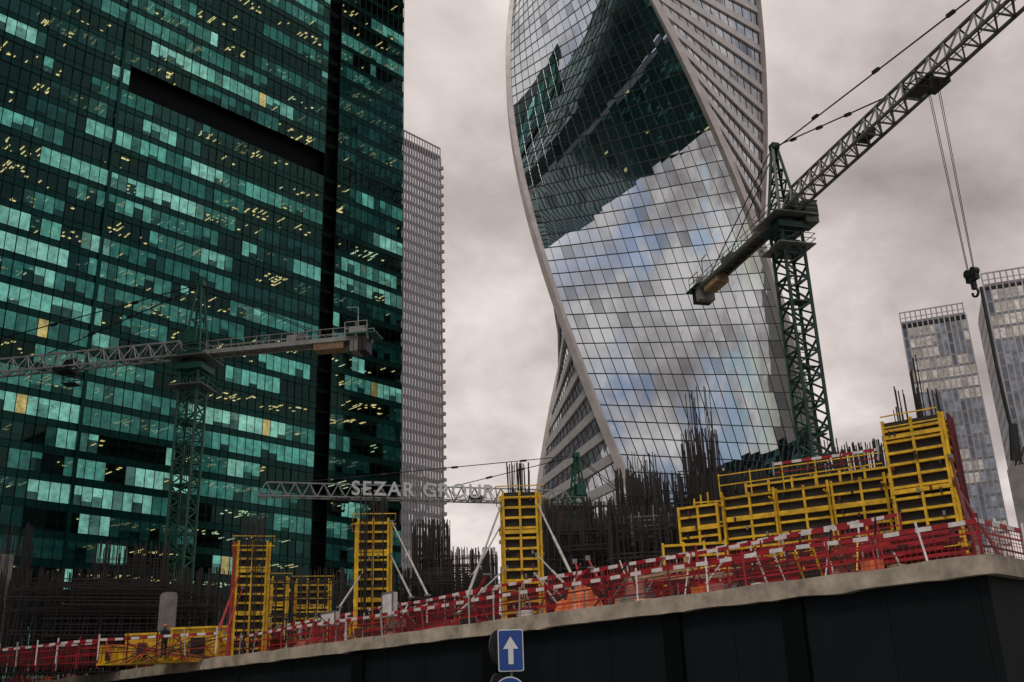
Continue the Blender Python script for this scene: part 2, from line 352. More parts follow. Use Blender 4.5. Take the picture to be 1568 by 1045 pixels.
rt=curtain("ribbed_office_tower",rq,HT,3.4,1.15,M_ribp,.42,M_ribs,1.1,lambda f,c,i:(*[x*(.6+.7*R.random()) for x in (.12,.12,.14)],1),M_far,.25)  # pane colours glow, brightness painted in to lift the grey facade
cr_=MB()
for f in range(int(HT/3.4)):
    cr_.box(Q+Z*(f*3.4+1.5)-ga*.5+gn*.1,ga*.5,gn*.5,Z*.5,M_ribp)
for k in range(45):
    cr_.beam(Q+ga*k*1.15+Z*HT,Q+ga*k*1.15+Z*(HT+3.5),.3,M_ribp)
cr_.beam(Q+Z*(HT+3.5),Q+ga*52+Z*(HT+3.5),.4,M_ribp); cr_.build("crown",rt)
M_strp=mat("far_tower_fins",(.42,.40,.41),.4,.2,.2,.2); M_strb=mat("far_tower_spandrel",(.24,.24,.26),.4,.2,.2,.2)
def ftc(f,c,i):  # glowing pane colours paint glass brightness and warm reflections
    k=.6+.7*R.random(); b=(.13,.135,.155)
    if c%4==0: b=(.05,.055,.07)
    if noise.noise(V((c*.15,f*.25,3)))>.16: b=(.36,.31,.27)
    return (b[0]*k,b[1]*k,b[2]*k,1)
for (l,r,d) in (((1377,480),(1475,464),340),((1502,420),(1640,398),300)):
    b=P(*r,d); a=Hp(*l,b.z); H=b.z; u=(b-a).normalized(); bk=V((-u.y,u.x,0)); 
    if bk.y<0: bk=-bk
    rt2=curtain("distant_glass_tower",[a,b,b+bk*30,a+bk*30],H-4,3.8,1.6,M_strp,.3,M_strb,.8,ftc,M_far,.2)
    mb=MB(); Ln=(b-a).length; k=0
    a_=V((a.x,a.y,0));b_=V((b.x,b.y,0))
    while k<=Ln: mb.beam(a_+u*k+Z*(H-4),a_+u*k+Z*H,.3,M_strp); k+=1.6
    mb.beam(a_+Z*H,b_+Z*H,.35,M_strp); mb.beam(a_+Z*(H-2),b_+Z*(H-2),.2,M_strp); mb.build("roof_screen",rt2)
# dark towers standing beside / behind the camera (mirrored in the twisted tower)
def dkc(f,c,i):
    r=R.random()
    if noise.noise(V((c*.2,f*.6,i*5+1)))>.2 and r<.3: k=R.random(); return (.01+.02*k,.035+.05*k,.03+.04*k,1)
    if r<.012: return (.6,.5,.25,1)
    return (.002,.006+.006*r,.006+.005*r,1)
M_gld=glass_pane("dark_tower_glass",(.2,.26,.26),1.4,.03)
curtain("dark_glass_tower",[V((-108,88,0)),V((-76,2,0)),V((-110,-12,0)),V((-142,74,0))],345,3.9,2.6,M_mullg,.3,M_span,1.0,dkc,M_gld,.15)
curtain("dark_glass_tower",[V((172,62,0)),V((205,112,0)),V((232,90,0)),V((198,40,0))],110,3.9,2.6,M_mull,.3,M_strb,1.0,dkc,M_gld,.15)
hp=[FP(52,0,-.5),FP(LG-.5,0,-.5),FP(LG-.5,0,-30),FP(52,0,-30)]  # unseen block added on the roof to darken the twisted tower's reflection
curtain("added_upper_block",hp,268,3.9,2.6,M_mullg,.3,M_span,1.0,dkc,M_gld,.15,zb=GH+1.2,parent=tower)
# ---------------------------------------------------------------- twisted skyscraper
E=P(1003,455,200); E.z=0; S2=20.4; TW=.675; H0=84; EH=252
azE=math.degrees(math.atan2(-E.x,-E.y))
def ax_(k,h): return az(azE+TW*(h-H0)+90*k)
def EP(k,u,h,o=0):
    n=ax_(k,h); t=V((-n.y,n.x,0)); p=E+n*(S2+o)+t*(u*S2); return V((p.x,p.y,h))
ev=empty("twisted_skyscraper"); gf_=MB()
for k in range(4):
    main=(k%2==0)
    rh=3.15; ncol=20; nr=int(EH/rh); SV=2
    vs=[];fs=[];cols=[];tl=[]
    for r in range(nr*SV+1):
        for c in range(ncol+1): vs.append(tuple(EP(k,-1+2*c/ncol,r*rh/SV)))
    W_=ncol+1
    tint={}
    for r in range(nr*SV):
        for c in range(ncol):
            a=r*W_+c; fs.append((a,a+1,a+W_+1,a+W_)); key=(r//SV,c)
            if key not in tint: 
                kk=R.uniform(.80,1.0)
                if R.random()<.06: kk*=.65
                tint[key]=((.72*kk,.78*kk,.82*kk,1) if main else (.60*kk,.64*kk,.68*kk,1),(.5+R.gauss(0,.2),.5+R.gauss(0,.2),.5+R.gauss(0,.2),1))
            cols.extend(tint[key][0]*4); tl.extend(tint[key][1]*4)
    me=bpy.data.meshes.new("glazing"); me.from_pydata(vs,[],fs); me.materials.append(M_mirror)
    at=me.color_attributes.new('Col','FLOAT_COLOR','CORNER'); at.data.foreach_set('color',cols)
    at=me.color_attributes.new('Tilt','FLOAT_COLOR','CORNER'); at.data.foreach_set('color',tl)
    me.polygons.foreach_set('use_smooth',[True]*len(fs)); me.update()
    ob=bpy.data.objects.new("glazing",me); scene.collection.objects.link(ob); ob.parent=ev
    if main:
        for r in range(nr): gf_.beam(EP(k,-1,r*rh,.0),EP(k,1,r*rh,.0),.18,M_mull,.15)
        for c in range(1,ncol):
            u=-1+2*c/ncol
            for r in range(nr): gf_.beam(EP(k,u,r*rh,.0),EP(k,u,(r+1)*rh,.0),.12,M_mull,.14,up=ax_(k,r*rh))
    else:
        fh=4.3
        for r in range(int(EH/fh)):
            h0=r*fh; n=ax_(k,h0+.8); t=V((-n.y,n.x,0))
            gf_.box(EP(k,0,h0+.8,.12),t*(S2-.6),n*.25,Z*.85,M_band)
        for c in range(1,14):
            u=-1+2*c/14
            for r in range(int(EH/fh)): gf_.beam(EP(k,u,r*fh,.02),EP(k,u,(r+1)*fh,.02),.12,M_mull,.12,up=ax_(k,r*fh))
    r=0.
    while r<EH:
        a=EP(k,1,r,.1); b=EP(k,1,min(EH,r+2.15),.1)
        gf_.beam(a,b,1.35,M_rib,1.2,up=az(azE+TW*(r-H0)+90*k-45)); r+=2.15
gf_.hexa([EP(k,1,EH) for k in range(4)],[EP(k,1,EH+1) for k in range(4)],M_band)
gf_.build("ribs_and_bands",ev)
# ---------------------------------------------------------------- cranes
def truss4(mb,p,q,w,mt,r,n,up=Z,rd=None):
    p=V(p);q=V(q); d=(q-p).normalized(); x=d.cross(up)
    if x.length<.05: x=d.cross(V((0,1,0)))
    x.normalize(); y=x.cross(d).normalized(); rd=rd or r*.6
    cs=[x*w/2*a+y*w/2*b for a,b in ((-1,-1),(1,-1),(1,1),(-1,1))]
    for c in cs: mb.beam(p+c,q+c,r,mt)
    for i in range(n):
        a=p+(q-p)*i/n; b=p+(q-p)*(i+1)/n; mid=(a+b)/2
        for j in range(4):
            c0=cs[j];c1=cs[(j+1)%4]
            mb.beam(a+c0,a+c1,rd,mt); mb.beam(a+c0,mid+c1,rd,mt); mb.beam(mid+c1,b+c0,rd,mt)
def truss3(mb,p,q,w,h,mt,r,n,rd=None):
    p=V(p);q=V(q); d=(q-p).normalized(); x=d.cross(Z).normalized(); rd=rd or r*.6
    for s in (-1,1): mb.beam(p+x*w/2*s,q+x*w/2*s,r,mt)
    mb.beam(p+Z*h+(q-p)/n*.5,q+Z*h-(q-p)/n*.5,r,mt)
    for i in range(n):
        a=p+(q-p)*i/n; b=p+(q-p)*(i+1)/n; t=(a+b)/2+Z*h
        for s in (-1,1):
            mb.beam(a+x*w/2*s,t,rd,mt); mb.beam(t,b+x*w/2*s,rd,mt)
        mb.beam(a-x*w/2,a+x*w/2,rd,mt); mb.beam(a-x*w/2,b+x*w/2,rd,mt)
def crane(pos,z0,zj,mw,jd,jl,cl,ah,mm,mj,mc,r,trol,drop=None,cabside=1,jh=1.7,jw=1.35):
    root=empty("tower_crane"); x=pos.x;y=pos.y; B=V((x,y,0)); sd=jd.cross(Z).normalized(); 
    b=MB(); zt=zj-1.8
    n=int((zt-z0)/(mw*1.15)); truss4(b,B+Z*z0,B+Z*zt,mw,mm,r*1.25,n,up=V((jd.x,jd.y,0)))
    for s in (-.22,.22): b.beam(B+sd*s+Z*z0,B+sd*s+Z*zt,.06,mm)
    k=z0
    while k<zt: b.beam(B-sd*.22+Z*k,B+sd*.22+Z*k,.05,mm); k+=.5
    k=z0+6
    while k<zt: b.box(B+jd*.3+Z*k,jd*mw*.25,sd*mw*.4,Z*.04,mm); k+=6
    b.build("mast",root)
    t=MB()
    t.box(B+Z*(zt+.35),jd*mw*.75,sd*mw*.75,Z*.3,mm); t.tube(B+Z*(zt+.6),B+Z*(zt+1.2),mw*.62,M_dark,16)
    t.box(B+Z*(zt+1.5),jd*mw*.7,sd*mw*.7,Z*.25,mm)
    t.box(B+Z*(zt+1.25)+sd*0,jd*mw*1.1,sd*mw*1.05,Z*.05,M_steel)
    for a in (-1,1):
        for hh in (.5,1.05):
            t.beam(B+Z*(zt+1.25+hh)+jd*mw*1.1*a-sd*mw,B+Z*(zt+1.25+hh)+jd*mw*1.1*a+sd*mw,.05,M_steel)
            t.beam(B+Z*(zt+1.25+hh)+sd*mw*1.05*a-jd*mw,B+Z*(zt+1.25+hh)+sd*mw*1.05*a+jd*mw,.05,M_steel)
    t.box(B+Z*(zt-1.6),jd*mw*.9,sd*mw*.9,Z*.05,M_steel)
    for a in (-1,1):
        for hh in (.5,1.0):
            t.beam(B+Z*(zt-1.6+hh)+jd*mw*.9*a-sd*mw*.9,B+Z*(zt-1.6+hh)+jd*mw*.9*a+sd*mw*.9,.05,mm)
            t.beam(B+Z*(zt-1.6+hh)+sd*mw*.9*a-jd*mw*.9,B+Z*(zt-1.6+hh)+sd*mw*.9*a+jd*mw*.9,.05,mm)
    A=B+Z*(zj+ah)
    for a in (-1,1):
        for c in (-1,1):
            t.beam(B+Z*(zt+1.7)+jd*mw*.5*a+sd*mw*.5*c,A+jd*.15*a+sd*.2*c,r*1.2,mm)
    for i in range(1,6):
        f=i/6.; hh=zt+1.7+(A.z-zt-1.7)*f; g=(1-f); g2=(1-(i-1)/6.); h2=zt+1.7+(A.z-zt-1.7)*(i-1)/6.
        for c in (-1,1):
            t.beam(B+Z*hh+jd*mw*.5*g+sd*mw*.5*c*g,B+Z*hh-jd*mw*.5*g+sd*mw*.5*c*g,r*.6,mm)
            t.beam(B+Z*hh+sd*mw*.5*g+jd*mw*.5*c*g,B+Z*hh-sd*mw*.5*g+jd*mw*.5*c*g,r*.6,mm)
            t.beam(B+Z*hh+jd*mw*.5*g+sd*mw*.5*c*g,B+Z*h2-jd*mw*.5*g2+sd*mw*.5*c*g2,r*.6,mm)
    t.box(A+Z*.1,jd*.4,sd*.35,Z*.3,mm)
    t.box(B+Z*(zj+1.6)-sd*(mw*.5),jd*.6,sd*.45,Z*.7,mm)
    cb_=B+Z*(zj-.2)+sd*cabside*(mw*.5+.75)+jd*.9
    t.box(cb_,jd*.95,sd*.65,Z*1.05,mj); t.box(cb_+jd*.35+Z*.15,jd*.64,sd*.67,Z*.6,M_dark); t.box(cb_+Z*1.1,jd*1.02,sd*.7,Z*.06,mm)
    t.build("slewing_unit_and_cab",root)
    j=MB(); n=int(jl/1.7)
    truss3(j,B+jd*mw*.5+Z*zj,B+jd*jl+Z*zj,jw,jh,mj,r,n)
    P0=B+Z*(zj)
    for e_,s_ in ((.42,.18),(.9,-.18)):
        q=B+jd*jl*e_+Z*(zj+jh); 
        j.beam(A+sd*s_,q,.09,M_dark); 
        for f in (.2,.45,.7): 
            c=A.lerp(q,f); u=(q-A).normalized(); j.beam(c-u*.4,c+u*.4,.24,M_dark)
    wq=B+jd*jl*.33+Z*(zj+.45); j.tube(wq-sd*.4,wq+sd*.4,.42,M_dark,12); j.box(wq+jd*.8,jd*.4,sd*.35,Z*.35,M_dark)
    j.beam(B+jd*2+Z*(zj+.4),B+jd*jl+Z*(zj+.3),.05,M_dark)
    T=B+jd*trol+Z*(zj-.35)
    j.box(T,jd*.9,sd*.85,Z*.12,M_dark)
    for a in (-1,1):
        for c in (-1,1): j.tube(T+jd*.7*a+sd*.75*c+Z*.12-sd*.08,T+jd*.7*a+sd*.75*c+Z*.12+sd*.08,.2,M_dark,10)
    kb=T+jd*.2+sd*1.5-Z*.2
    for hh in (-.7,-.1,.45):
        for a in (-1,1):
            j.beam(kb+sd*.6*a-jd*.7+Z*hh,kb+sd*.6*a+jd*.7+Z*hh,.07,M_dark); j.beam(kb+jd*.7*a-sd*.6+Z*hh,kb+jd*.7*a+sd*.6+Z*hh,.07,M_dark)
    for a in (-1,1):
        for c in (-1,1): j.beam(kb+jd*.7*a+sd*.6*c-Z*.7,kb+jd*.7*a+sd*.6*c+Z*.5,.07,M_dark)
    j.box(kb-Z*.7,jd*.7,sd*.6,Z*.05,M_dark)
    if drop:
        for a in (-.6,-.42,.42,.6):
            j.beam(T+jd*a-Z*.1,V((T.x,T.y,T.z-drop))+jd*a*.55,.035,M_dark)
        h=V((T.x,T.y,T.z-drop))
        j.box(h-Z*.25,jd*.5,sd*.16,Z*.35,M_dark); 
        for a in (-1,1): j.tube(h+jd*.28*a-sd*.2,h+jd*.28*a+sd*.2,.3,M_dark,14)
        j.box(h-Z*.85,jd*.14,sd*.14,Z*.35,M_dark)
        for i in range(9):
            a0=math.radians(90-i*32);a1=math.radians(90-(i+1)*32)
            j.beam(h-Z*1.45+jd*.28*math.cos(a0)+Z*.28*math.sin(a0),h-Z*1.45+jd*.28*math.cos(a1)+Z*.28*math.sin(a1),.12,M_dark)
    j.build("jib_and_trolley",root)
    c=MB()
    for s in (-1,1):
        c.beam(P0-jd*mw*.5+sd*.65*s,P0-jd*cl+sd*.65*s,.3,mc,.42)
        for hh in (.55,1.1): c.beam(P0-jd*1.5+sd*.8*s+Z*hh,P0-jd*cl+sd*.8*s+Z*hh,.05,mc)
        k=1.5
        while k<cl: c.beam(P0-jd*k+sd*.8*s,P0-jd*k+sd*.8*s+Z*1.1,.05,mc); k+=1.3
        c.beam(A+sd*.2*s,P0-jd*cl*.8+sd*.6*s+Z*.2,.08,M_dark)
    k=1.5
    while k<cl-1: c.beam(P0-jd*k-sd*.65,P0-jd*(k+1.3)+sd*.65,.1,mc); c.beam(P0-jd*k-sd*.65,P0-jd*k+sd*.65,.1,mc); k+=1.3
    c.box(P0-jd*cl*.5+Z*.22,jd*cl*.46,sd*.5,Z*.03,mc)
    for i in range(4): c.box(P0-jd*(cl-.3-i*.42)-Z*.55,jd*.18,sd*.9,Z*.85,M_dark if i<2 else M_concd)
    c.box(P0-jd*(cl*.78)-Z*.45,jd*1.5,sd*.7,Z*.45,M_cw)
    c.box(P0-jd*(cl-.6)+Z*.28,jd*1.5,sd*1.15,Z*.07,mm)
    c.tube(P0-jd*(cl*.62)-sd*.55+Z*.75,P0-jd*(cl*.62)+sd*.55+Z*.75,.42,M_steel,14); c.box(P0-jd*(cl*.62-1.0)+Z*.65,jd*.5,sd*.4,Z*.4,mj)
    c.box(P0-jd*(cl-1.3)+Z*.8,jd*.7,sd*.5,Z*.45,M_light)
    for s in (-1,1):
        for k in (0,1.1,2.2): c.beam(P0-jd*(cl-k)+sd*1.1*s,P0-jd*(cl-k)+sd*1.1*s+Z*1.5,.06,mc)
        for hh in (.8,1.5): c.beam(P0-jd*cl+sd*1.1*s+Z*hh,P0-jd*(cl-2.2)+sd*1.1*s+Z*hh,.06,mc)
    c.beam(P0-jd*(cl*.93)+Z*.3,P0-jd*(cl*.93)+Z*3.4,.08,mc); c.beam(P0-jd*(cl*.93)+Z*3.4,P0-jd*(cl*.93-1.2)+Z*3.5,.07,mc)
    c.build("counter_jib",root)
    return root
d=88; T0=P(1200,332,d); zj=T0.z; e1=Hp(1555,8,zj); jd=(e1-T0); jd.z=0; L1=jd.length; jd.normalize(); c1=Hp(1052,448,zj)
tr=Hp(1447,128,zj); hk=P(1498,415,math.hypot(tr.x,tr.y))
cl=(c1-T0).length
crane(T0,DZ,zj,2.0,jd,L1+9,cl,7.2,M_dkgreen,M_jgrey,M_jgrey,.2,(tr-T0).length,zj-hk.z,-1,jh=2.0,jw=1.6)
d=100; T0=P(299,545,d); zj=T0.z; e1=Hp(0,574,zj); jd=(e1-T0); jd.z=0; L1=jd.length; jd.normalize(); c1=Hp(545,492,zj); cl=(c1-T0).length
crane(T0,DZ,zj,1.9,jd,L1+18,min(cl,18),7.6,M_green,M_jwhite,M_jwhite,.17,14,None,1)
d=130; T0=P(886,772,d); zj=T0.z; e1=Hp(395,760,zj); jd=(e1-T0); jd.z=0; L1=jd.length; jd.normalize()
crM=crane(T0,DZ-3,zj,1.9,jd,min(L1,60),9.5,6.3,M_green,M_jwhite,M_jwhite,.15,30,None,1)
M_let=mat("lettering_white",(.85,.85,.85),.4,0,.05,1)
tx=bpy.data.curves.new("lettering","FONT"); tx.body="SEZAR GROUP"; tx.size=2.4; tx.extrude=.05; tx.offset=.035; tx.align_x='CENTER'; tx.space_character=1.15
to=bpy.data.objects.new("lettering",tx); scene.collection.objects.link(to); to.parent=crM
tx.materials.append(M_let)
xa=-jd; ya=Z; za=xa.cross(ya)
if za.y>0: xa=jd; za=xa.cross(ya)
mm=Matrix((xa,ya,za)).transposed().to_4x4(); tt=Hp(644,768,zj)
k=(V((tt.x,tt.y,0))-V((T0.x,T0.y,0))).dot(jd); lp=V((T0.x,T0.y,zj+.25))+jd*k+za*1.0; mm.translation=lp; to.matrix_world=mm
# ---------------------------------------------------------------- formwork
def fpanel(mb,o,u,n,wd_,h,z0,ribs=.5,out=.12,vs_=.95):
    c=o+u*wd_/2+Z*(h/2); mb.box(c,u*wd_/2,n*.02,Z*h/2,M_ply)
    k=0.
    while k<=h: mb.box(o+u*wd_/2+Z*k+n*(out*.55+.02),u*wd_/2,n*out*.5,Z*.055,M_yel); k+=ribs
    nv=max(2,round(wd_/vs_)+1)
    for i in range(nv):
        mb.box(o+u*(wd_*i/(nv-1))+Z*h/2+n*(out*.6+.03),u*.055,n*(out*.62),Z*(h/2+.06),M_yel)
    k=2.4
    while k<h: mb.box(o+u*wd_/2+Z*k+n*(out*.7+.04),u*(wd_/2+.02),n*out*.62,Z*.09,M_yel); k+=2.4
    for i in range(int(wd_*h*.8)):
        q=o+u*R.uniform(.1,wd_-.1)+Z*R.uniform(.2,h-.2)+n*(out*1.4+.04); mb.box(q,u*.05,n*.05,Z*.09,R.choice([M_steel,M_dark,M_dark,M_redd]))
def column_form(pl,pr,pyt,d,red=None,depth=None):
    a=P(pl,pyt,d); b=P(pr,pyt,d); a.z=b.z=(a.z+b.z)/2; H=a.z-DZ; a.z=b.z=DZ
    u=(b-a); wd_=u.length; u.normalize(); n=V((u.y,-u.x,0)); 
    if n.y>0: n=-n
    dp=depth or wd_*.85; mb=MB()
    w2=wd_*.97
    fpanel(mb,a,u,n,w2,H,DZ,.5); fpanel(mb,b+u*.0,-n,u,dp,H*.985,DZ,.5)
    fpanel(mb,b-n*dp,-u,-n,w2,H,DZ,.5); fpanel(mb,a-n*dp,n,-u,dp,H*.97,DZ,.5)
    zz_=H*.88
    for hh in (.5,1.05):
        for (p_,q_) in ((a-u*.35+n*.4,b+u*.35+n*.4),(b+u*.35+n*.4,b+u*.35-n*(dp+.4)),(a-u*.35+n*.4,a-u*.35-n*(dp+.4))):
            mb.beam(p_+Z*(zz_+hh),q_+Z*(zz_+hh),.045,M_yel)
    if red:
        for i in (0,1):
            mb.beam(a-u*.22+n*.1*i+Z*0.1,a-u*.22+n*.1*i+Z*H,.14,M_red)
    mb.build("column_formwork")
def props(lst,name="formwork_prop",mt=M_light):
    mb=MB()
    for (x0,y0,x1,y1,d0,d1,r) in lst:
        p=P(x0,y0,d0); q=P(x1,y1,d1)
        mb.tube(p,q.lerp(p,.45),r*.8,mt,8); mb.tube(q.lerp(p,.5),q,r*1.15,mt,8); mb.box(q,V((.15,0,0)),V((0,.15,0)),Z*.03,M_steel); mb.box(p,V((.1,0,0)),V((0,.1,0)),Z*.1,M_steel)
    return mb.build(name)
column_form(366,411,830,62,red=True); column_form(549,596,796,56); column_form(770,822,754,50)
props([(600,800,655,912,56,51,.05),(598,850,630,915,56,52,.05),(560,870,520,930,56,55,.05)])
props([(768,772,715,915,50,46,.06),(822,770,875,880,50,46,.06),(770,800,725,880,50,48,.045),(822,850,870,900,50,47,.05),(775,870,700,940,50,46,.05),(820,880,880,930,50,45,.05)])
props([(366,880,335,965,62,59,.07),(372,900,345,970,62,59,.05)],mt=M_red)
props([(880,860,895,905,46,44,.05),(900,855,925,905,45,44,.05),(868,900,905,870,45,44,.06),(720,930,745,880,45,44,.05)],name="red_prop",mt=M_red)
b=P(1362,728,50); zt=b.z; a=Hp(1108,762,zt)
u=(b-a); u.z=0; wl=u.length; u.normalize(); n=V((u.y,-u.x,0)); n=-n if n.y>0 else n
mb=MB(); a0=V((a.x,a.y,zt-3.6)); fpanel(mb,a0,u,n,wl,3.6,0,.5,vs_=1.3) 
for k in range(int(wl/2.6)+1):
    mb.beam(a0+u*k*2.6+n*.35,a0+u*k*2.6+n*.35+Z*3.7,.1,M_yel); mb.beam(a0+u*k*2.6+n*.35+Z*3.1,a0+u*k*2.6+n*1.2+Z*3.1,.08,M_yel)
mb.box(a0+u*wl/2-Z*.06+n*.6,u*wl/2,n*.6,Z*.04,M_plank)
for hh in (4.1,4.6):
    mb.beam(a0+u*0+Z*hh+n*.5,a0+u*wl*.98+Z*hh+n*.5,.05,M_yel)
k=0
while k<wl: mb.beam(a0+u*k+Z*3.5+n*.5,a0+u*k+Z*4.7+n*.5,.05,M_yel); k+=1.6
mb.box(a0+u*wl/2-Z*((zt-3.6-DZ)/2)-n*.3,u*wl/2,n*.25,Z*((zt-3.6-DZ)/2),M_concd)
fpanel(mb,a0+n*.5-u*2.2-Z*.3,u,n,2.0,3.5,0,.5)
fpanel(mb,a0-n*2.5+u*.5,u,n,wl*.9,4.6,0,.5,vs_=1.3)
mb.build("wall_formwork")
mb=MB(); q=P(1015,835,48); q2=P(1110,832,48); u=(q2-q);u.z=0; w_=u.length;u.normalize();n=V((u.y,-u.x,0)); fpanel(mb,V((q.x,q.y,DZ)),u,n,w_,q.z-DZ,0,.5); mb.build("wall_formwork")
b=P(1438,634,46); zt=b.z; a=P(1352,648,46.5); a.z=zt
u=(b-a);wl=u.length;u.normalize();n=V((u.y,-u.x,0)); n=-n if n.y>0 else n
mb=MB(); a0=V((a.x,a.y,DZ)); b0=V((b.x,b.y,DZ)); fpanel(mb,a0,u,n,wl,zt-DZ,0,.5,out=.16,vs_=1.25); fpanel(mb,b0,-n,u,1.4,zt-DZ,0,.5)
for s_ in (.1,.45,.8): mb.beam(b0+u*.35-n*s_*1.2,b0+u*.3-n*s_*1.2+Z*(zt-DZ),.09,M_redd)
for hh in (.6,1.1): mb.beam(a0+n*.4+Z*(zt-DZ+hh-.9),b0+n*.4+Z*(zt-DZ+hh-.9),.05,M_yel)
mb.build("pier_formwork")
props([(1462,735,1500,850,46,38,.08),(1455,700,1490,830,46,40,.06),(1462,740,1530,850,46,36,.06)],mt=M_redd)
q=P(150,1010,66); q2=P(368,985,63); mb=MB(); u=(q2-q);u.z=0;wl=u.length;u.normalize();n=V((u.y,-u.x,0)); z0=DZ
for (fa,fb,ht) in ((.0,.18,1.0),(.18,.5,P(240,985,65).z-DZ+.5),(.5,1.0,P(300,962,64).z-DZ)):
    c=V((q.x,q.y,z0))+u*wl*(fa+fb)/2-n*1.+Z*(ht/2); mb.box(c,u*wl*(fb-fa)/2-u*.02,n*1.,Z*ht/2,M_yel2)
    k=fa*wl+.15
    while k<fb*wl: mb.box(V((q.x,q.y,z0))+u*k+n*.04+Z*ht/2,u*.05,n*.04,Z*(ht/2-.1),M_yel2); k+=.9
    for e_ in (0,ht): mb.box(V((q.x,q.y,z0+e_))+u*wl*(fa+fb)/2+n*.06,u*wl*(fb-fa)/2,n*.06,Z*.06,M_yel)
    mb.box(V((q.x,q.y,z0+ht*.45))+u*wl*(fa*.6+fb*.4)+n*.09,u*wl*(fb-fa)*.10,n*.02,Z*ht*.25,M_ply)
for k in range(26): mb.beam(V((q.x,q.y,z0))+u*R.uniform(0,wl)+n*.5,V((q.x,q.y,z0))+u*R.uniform(0,wl)+n*.4+Z*R.uniform(.6,1.6),.05,R.choice([M_red,M_dark,M_rust,M_orange]))
mb.build("site_container")
column_form(418,440,884,80); column_form(455,505,888,82)
# ---------------------------------------------------------------- rebar
def rebar(x0,x1,yt,d,n,jy=25,ties=6,name="rebar_cage",z0=None,th=.045,dd=2.5):
    mb=MB(); z0=z0 if z0 is not None else DZ; pts=[]
    for i in range(n):
        px=R.uniform(x0,x1); g=(px-x0)/(x1-x0+1e-6)
        y_=(yt[0]+(yt[1]-yt[0])*g) if isinstance(yt,tuple) else yt
        p=P(px,y_+R.uniform(0,jy)*R.random()*1.6,d+R.uniform(-dd,dd)); l=R.gauss(0,.10)
        mb.beam(V((p.x,p.y,z0)),p+V((l,R.gauss(0,.12),0)),th*R.uniform(.7,1.3),M_rust)
        pts.append(p)
    zt=max(p.z for p in pts)
    for i in range(ties):
        zz=z0+(zt-z0)*R.uniform(.05,.8); da=d+R.uniform(-dd,dd); a=P(x0,900,da);b=P(x1,900,da); a.z=b.z=zz
        k0=R.uniform(0,.4);k1=R.uniform(.6,1); mb.beam(a.lerp(b,k0),a.lerp(b,k1)+Z*R.uniform(-.1,.1),th,M_rust)
    return mb.build(name)
rebar(372,408,788,62.5,26,20,8); rebar(552,594,757,56.8,30,20,8); rebar(775,806,708,50.8,24,12,8,dd=.8)
rebar(632,690,795,64,110,25,60,th=.05); rebar(690,760,838,66,80,20,45,th=.05)
rebar(826,940,762,66,260,50,120,th=.055); rebar(940,1010,718,62,130,40,60,th=.05); rebar(1042,1098,655,62,80,60,60,th=.05); rebar(1052,1085,590,62,14,60,5)
rebar(1000,1100,722,60,170,50,90,th=.05); rebar(1098,1215,714,64,150,40,80,th=.05); rebar(1215,1350,(712,668),56,110,25,35); rebar(1262,1350,672,58,50,25,12)
rebar(930,1200,772,58,360,35,220,th=.055); rebar(830,960,792,60,230,35,170,th=.055)
rebar(1368,1400,520,50,9,140,4,dd=1); rebar(1370,1440,592,50,22,50,10,dd=1)
rebar(0,50,800,80,30,30,15); rebar(140,265,828,78,90,30,50); rebar(0,360,868,76,320,40,240,th=.055); rebar(410,560,868,84,110,30,80)
rebar(960,1010,690,70,30,40,10); rebar(600,770,868,58,190,30,130,th=.05)
rebar(1180,1300,722,59,60,20,20)
def mesh_scaf(x0,x1,y0,y1,d,nx,nz_,mt,name,th=.07,planks=True,z0=None):
    mb=MB(); a=P(x0,900,d); b=P(x1,900,d); z0=z0 if z0 is not None else DZ
    zt=P((x0+x1)/2,y0,d).z; a.z=b.z=0; u=(b-a); n=V((u.y,-u.x,0)).normalized()
    for i in range(nx+1):
        for q in (0,1.2): mb.beam(a+u*i/nx-n*q+Z*z0,a+u*i/nx-n*q+Z*(zt+R.uniform(0,.6)),th,mt)
    for k in range(nz_+1):
        z=z0+(zt-z0)*k/nz_
        for q in (0,1.2): mb.beam(a-n*q+Z*z,b-n*q+Z*z,th,mt)
        if planks and k: mb.box((a+b)/2-n*.6+Z*(z-.5),u*.5,n*.5,Z*.03,M_plank)
    for i in range(nx):
        if i%2==0: mb.beam(a+u*i/nx+Z*z0,a+u*(i+1)/nx+Z*zt,th*.8,mt)
    return mb.build(name)
mesh_scaf(655,762,852,930,68,10,4,M_light,"scaffolding"); mesh_scaf(830,935,835,930,64,10,6,M_steel,"scaffolding")
mesh_scaf(20,330,905,960,74,24,4,M_dark,"scaffolding",planks=False); mesh_scaf(410,560,890,960,70,12,5,M_rust,"scaffolding",planks=False)
mesh_scaf(940,1080,790,860,58,12,6,M_steel,"scaffolding",planks=True)
mesh_scaf(1075,1120,768,850,53,4,6,M_yel,"scaffolding",planks=False)
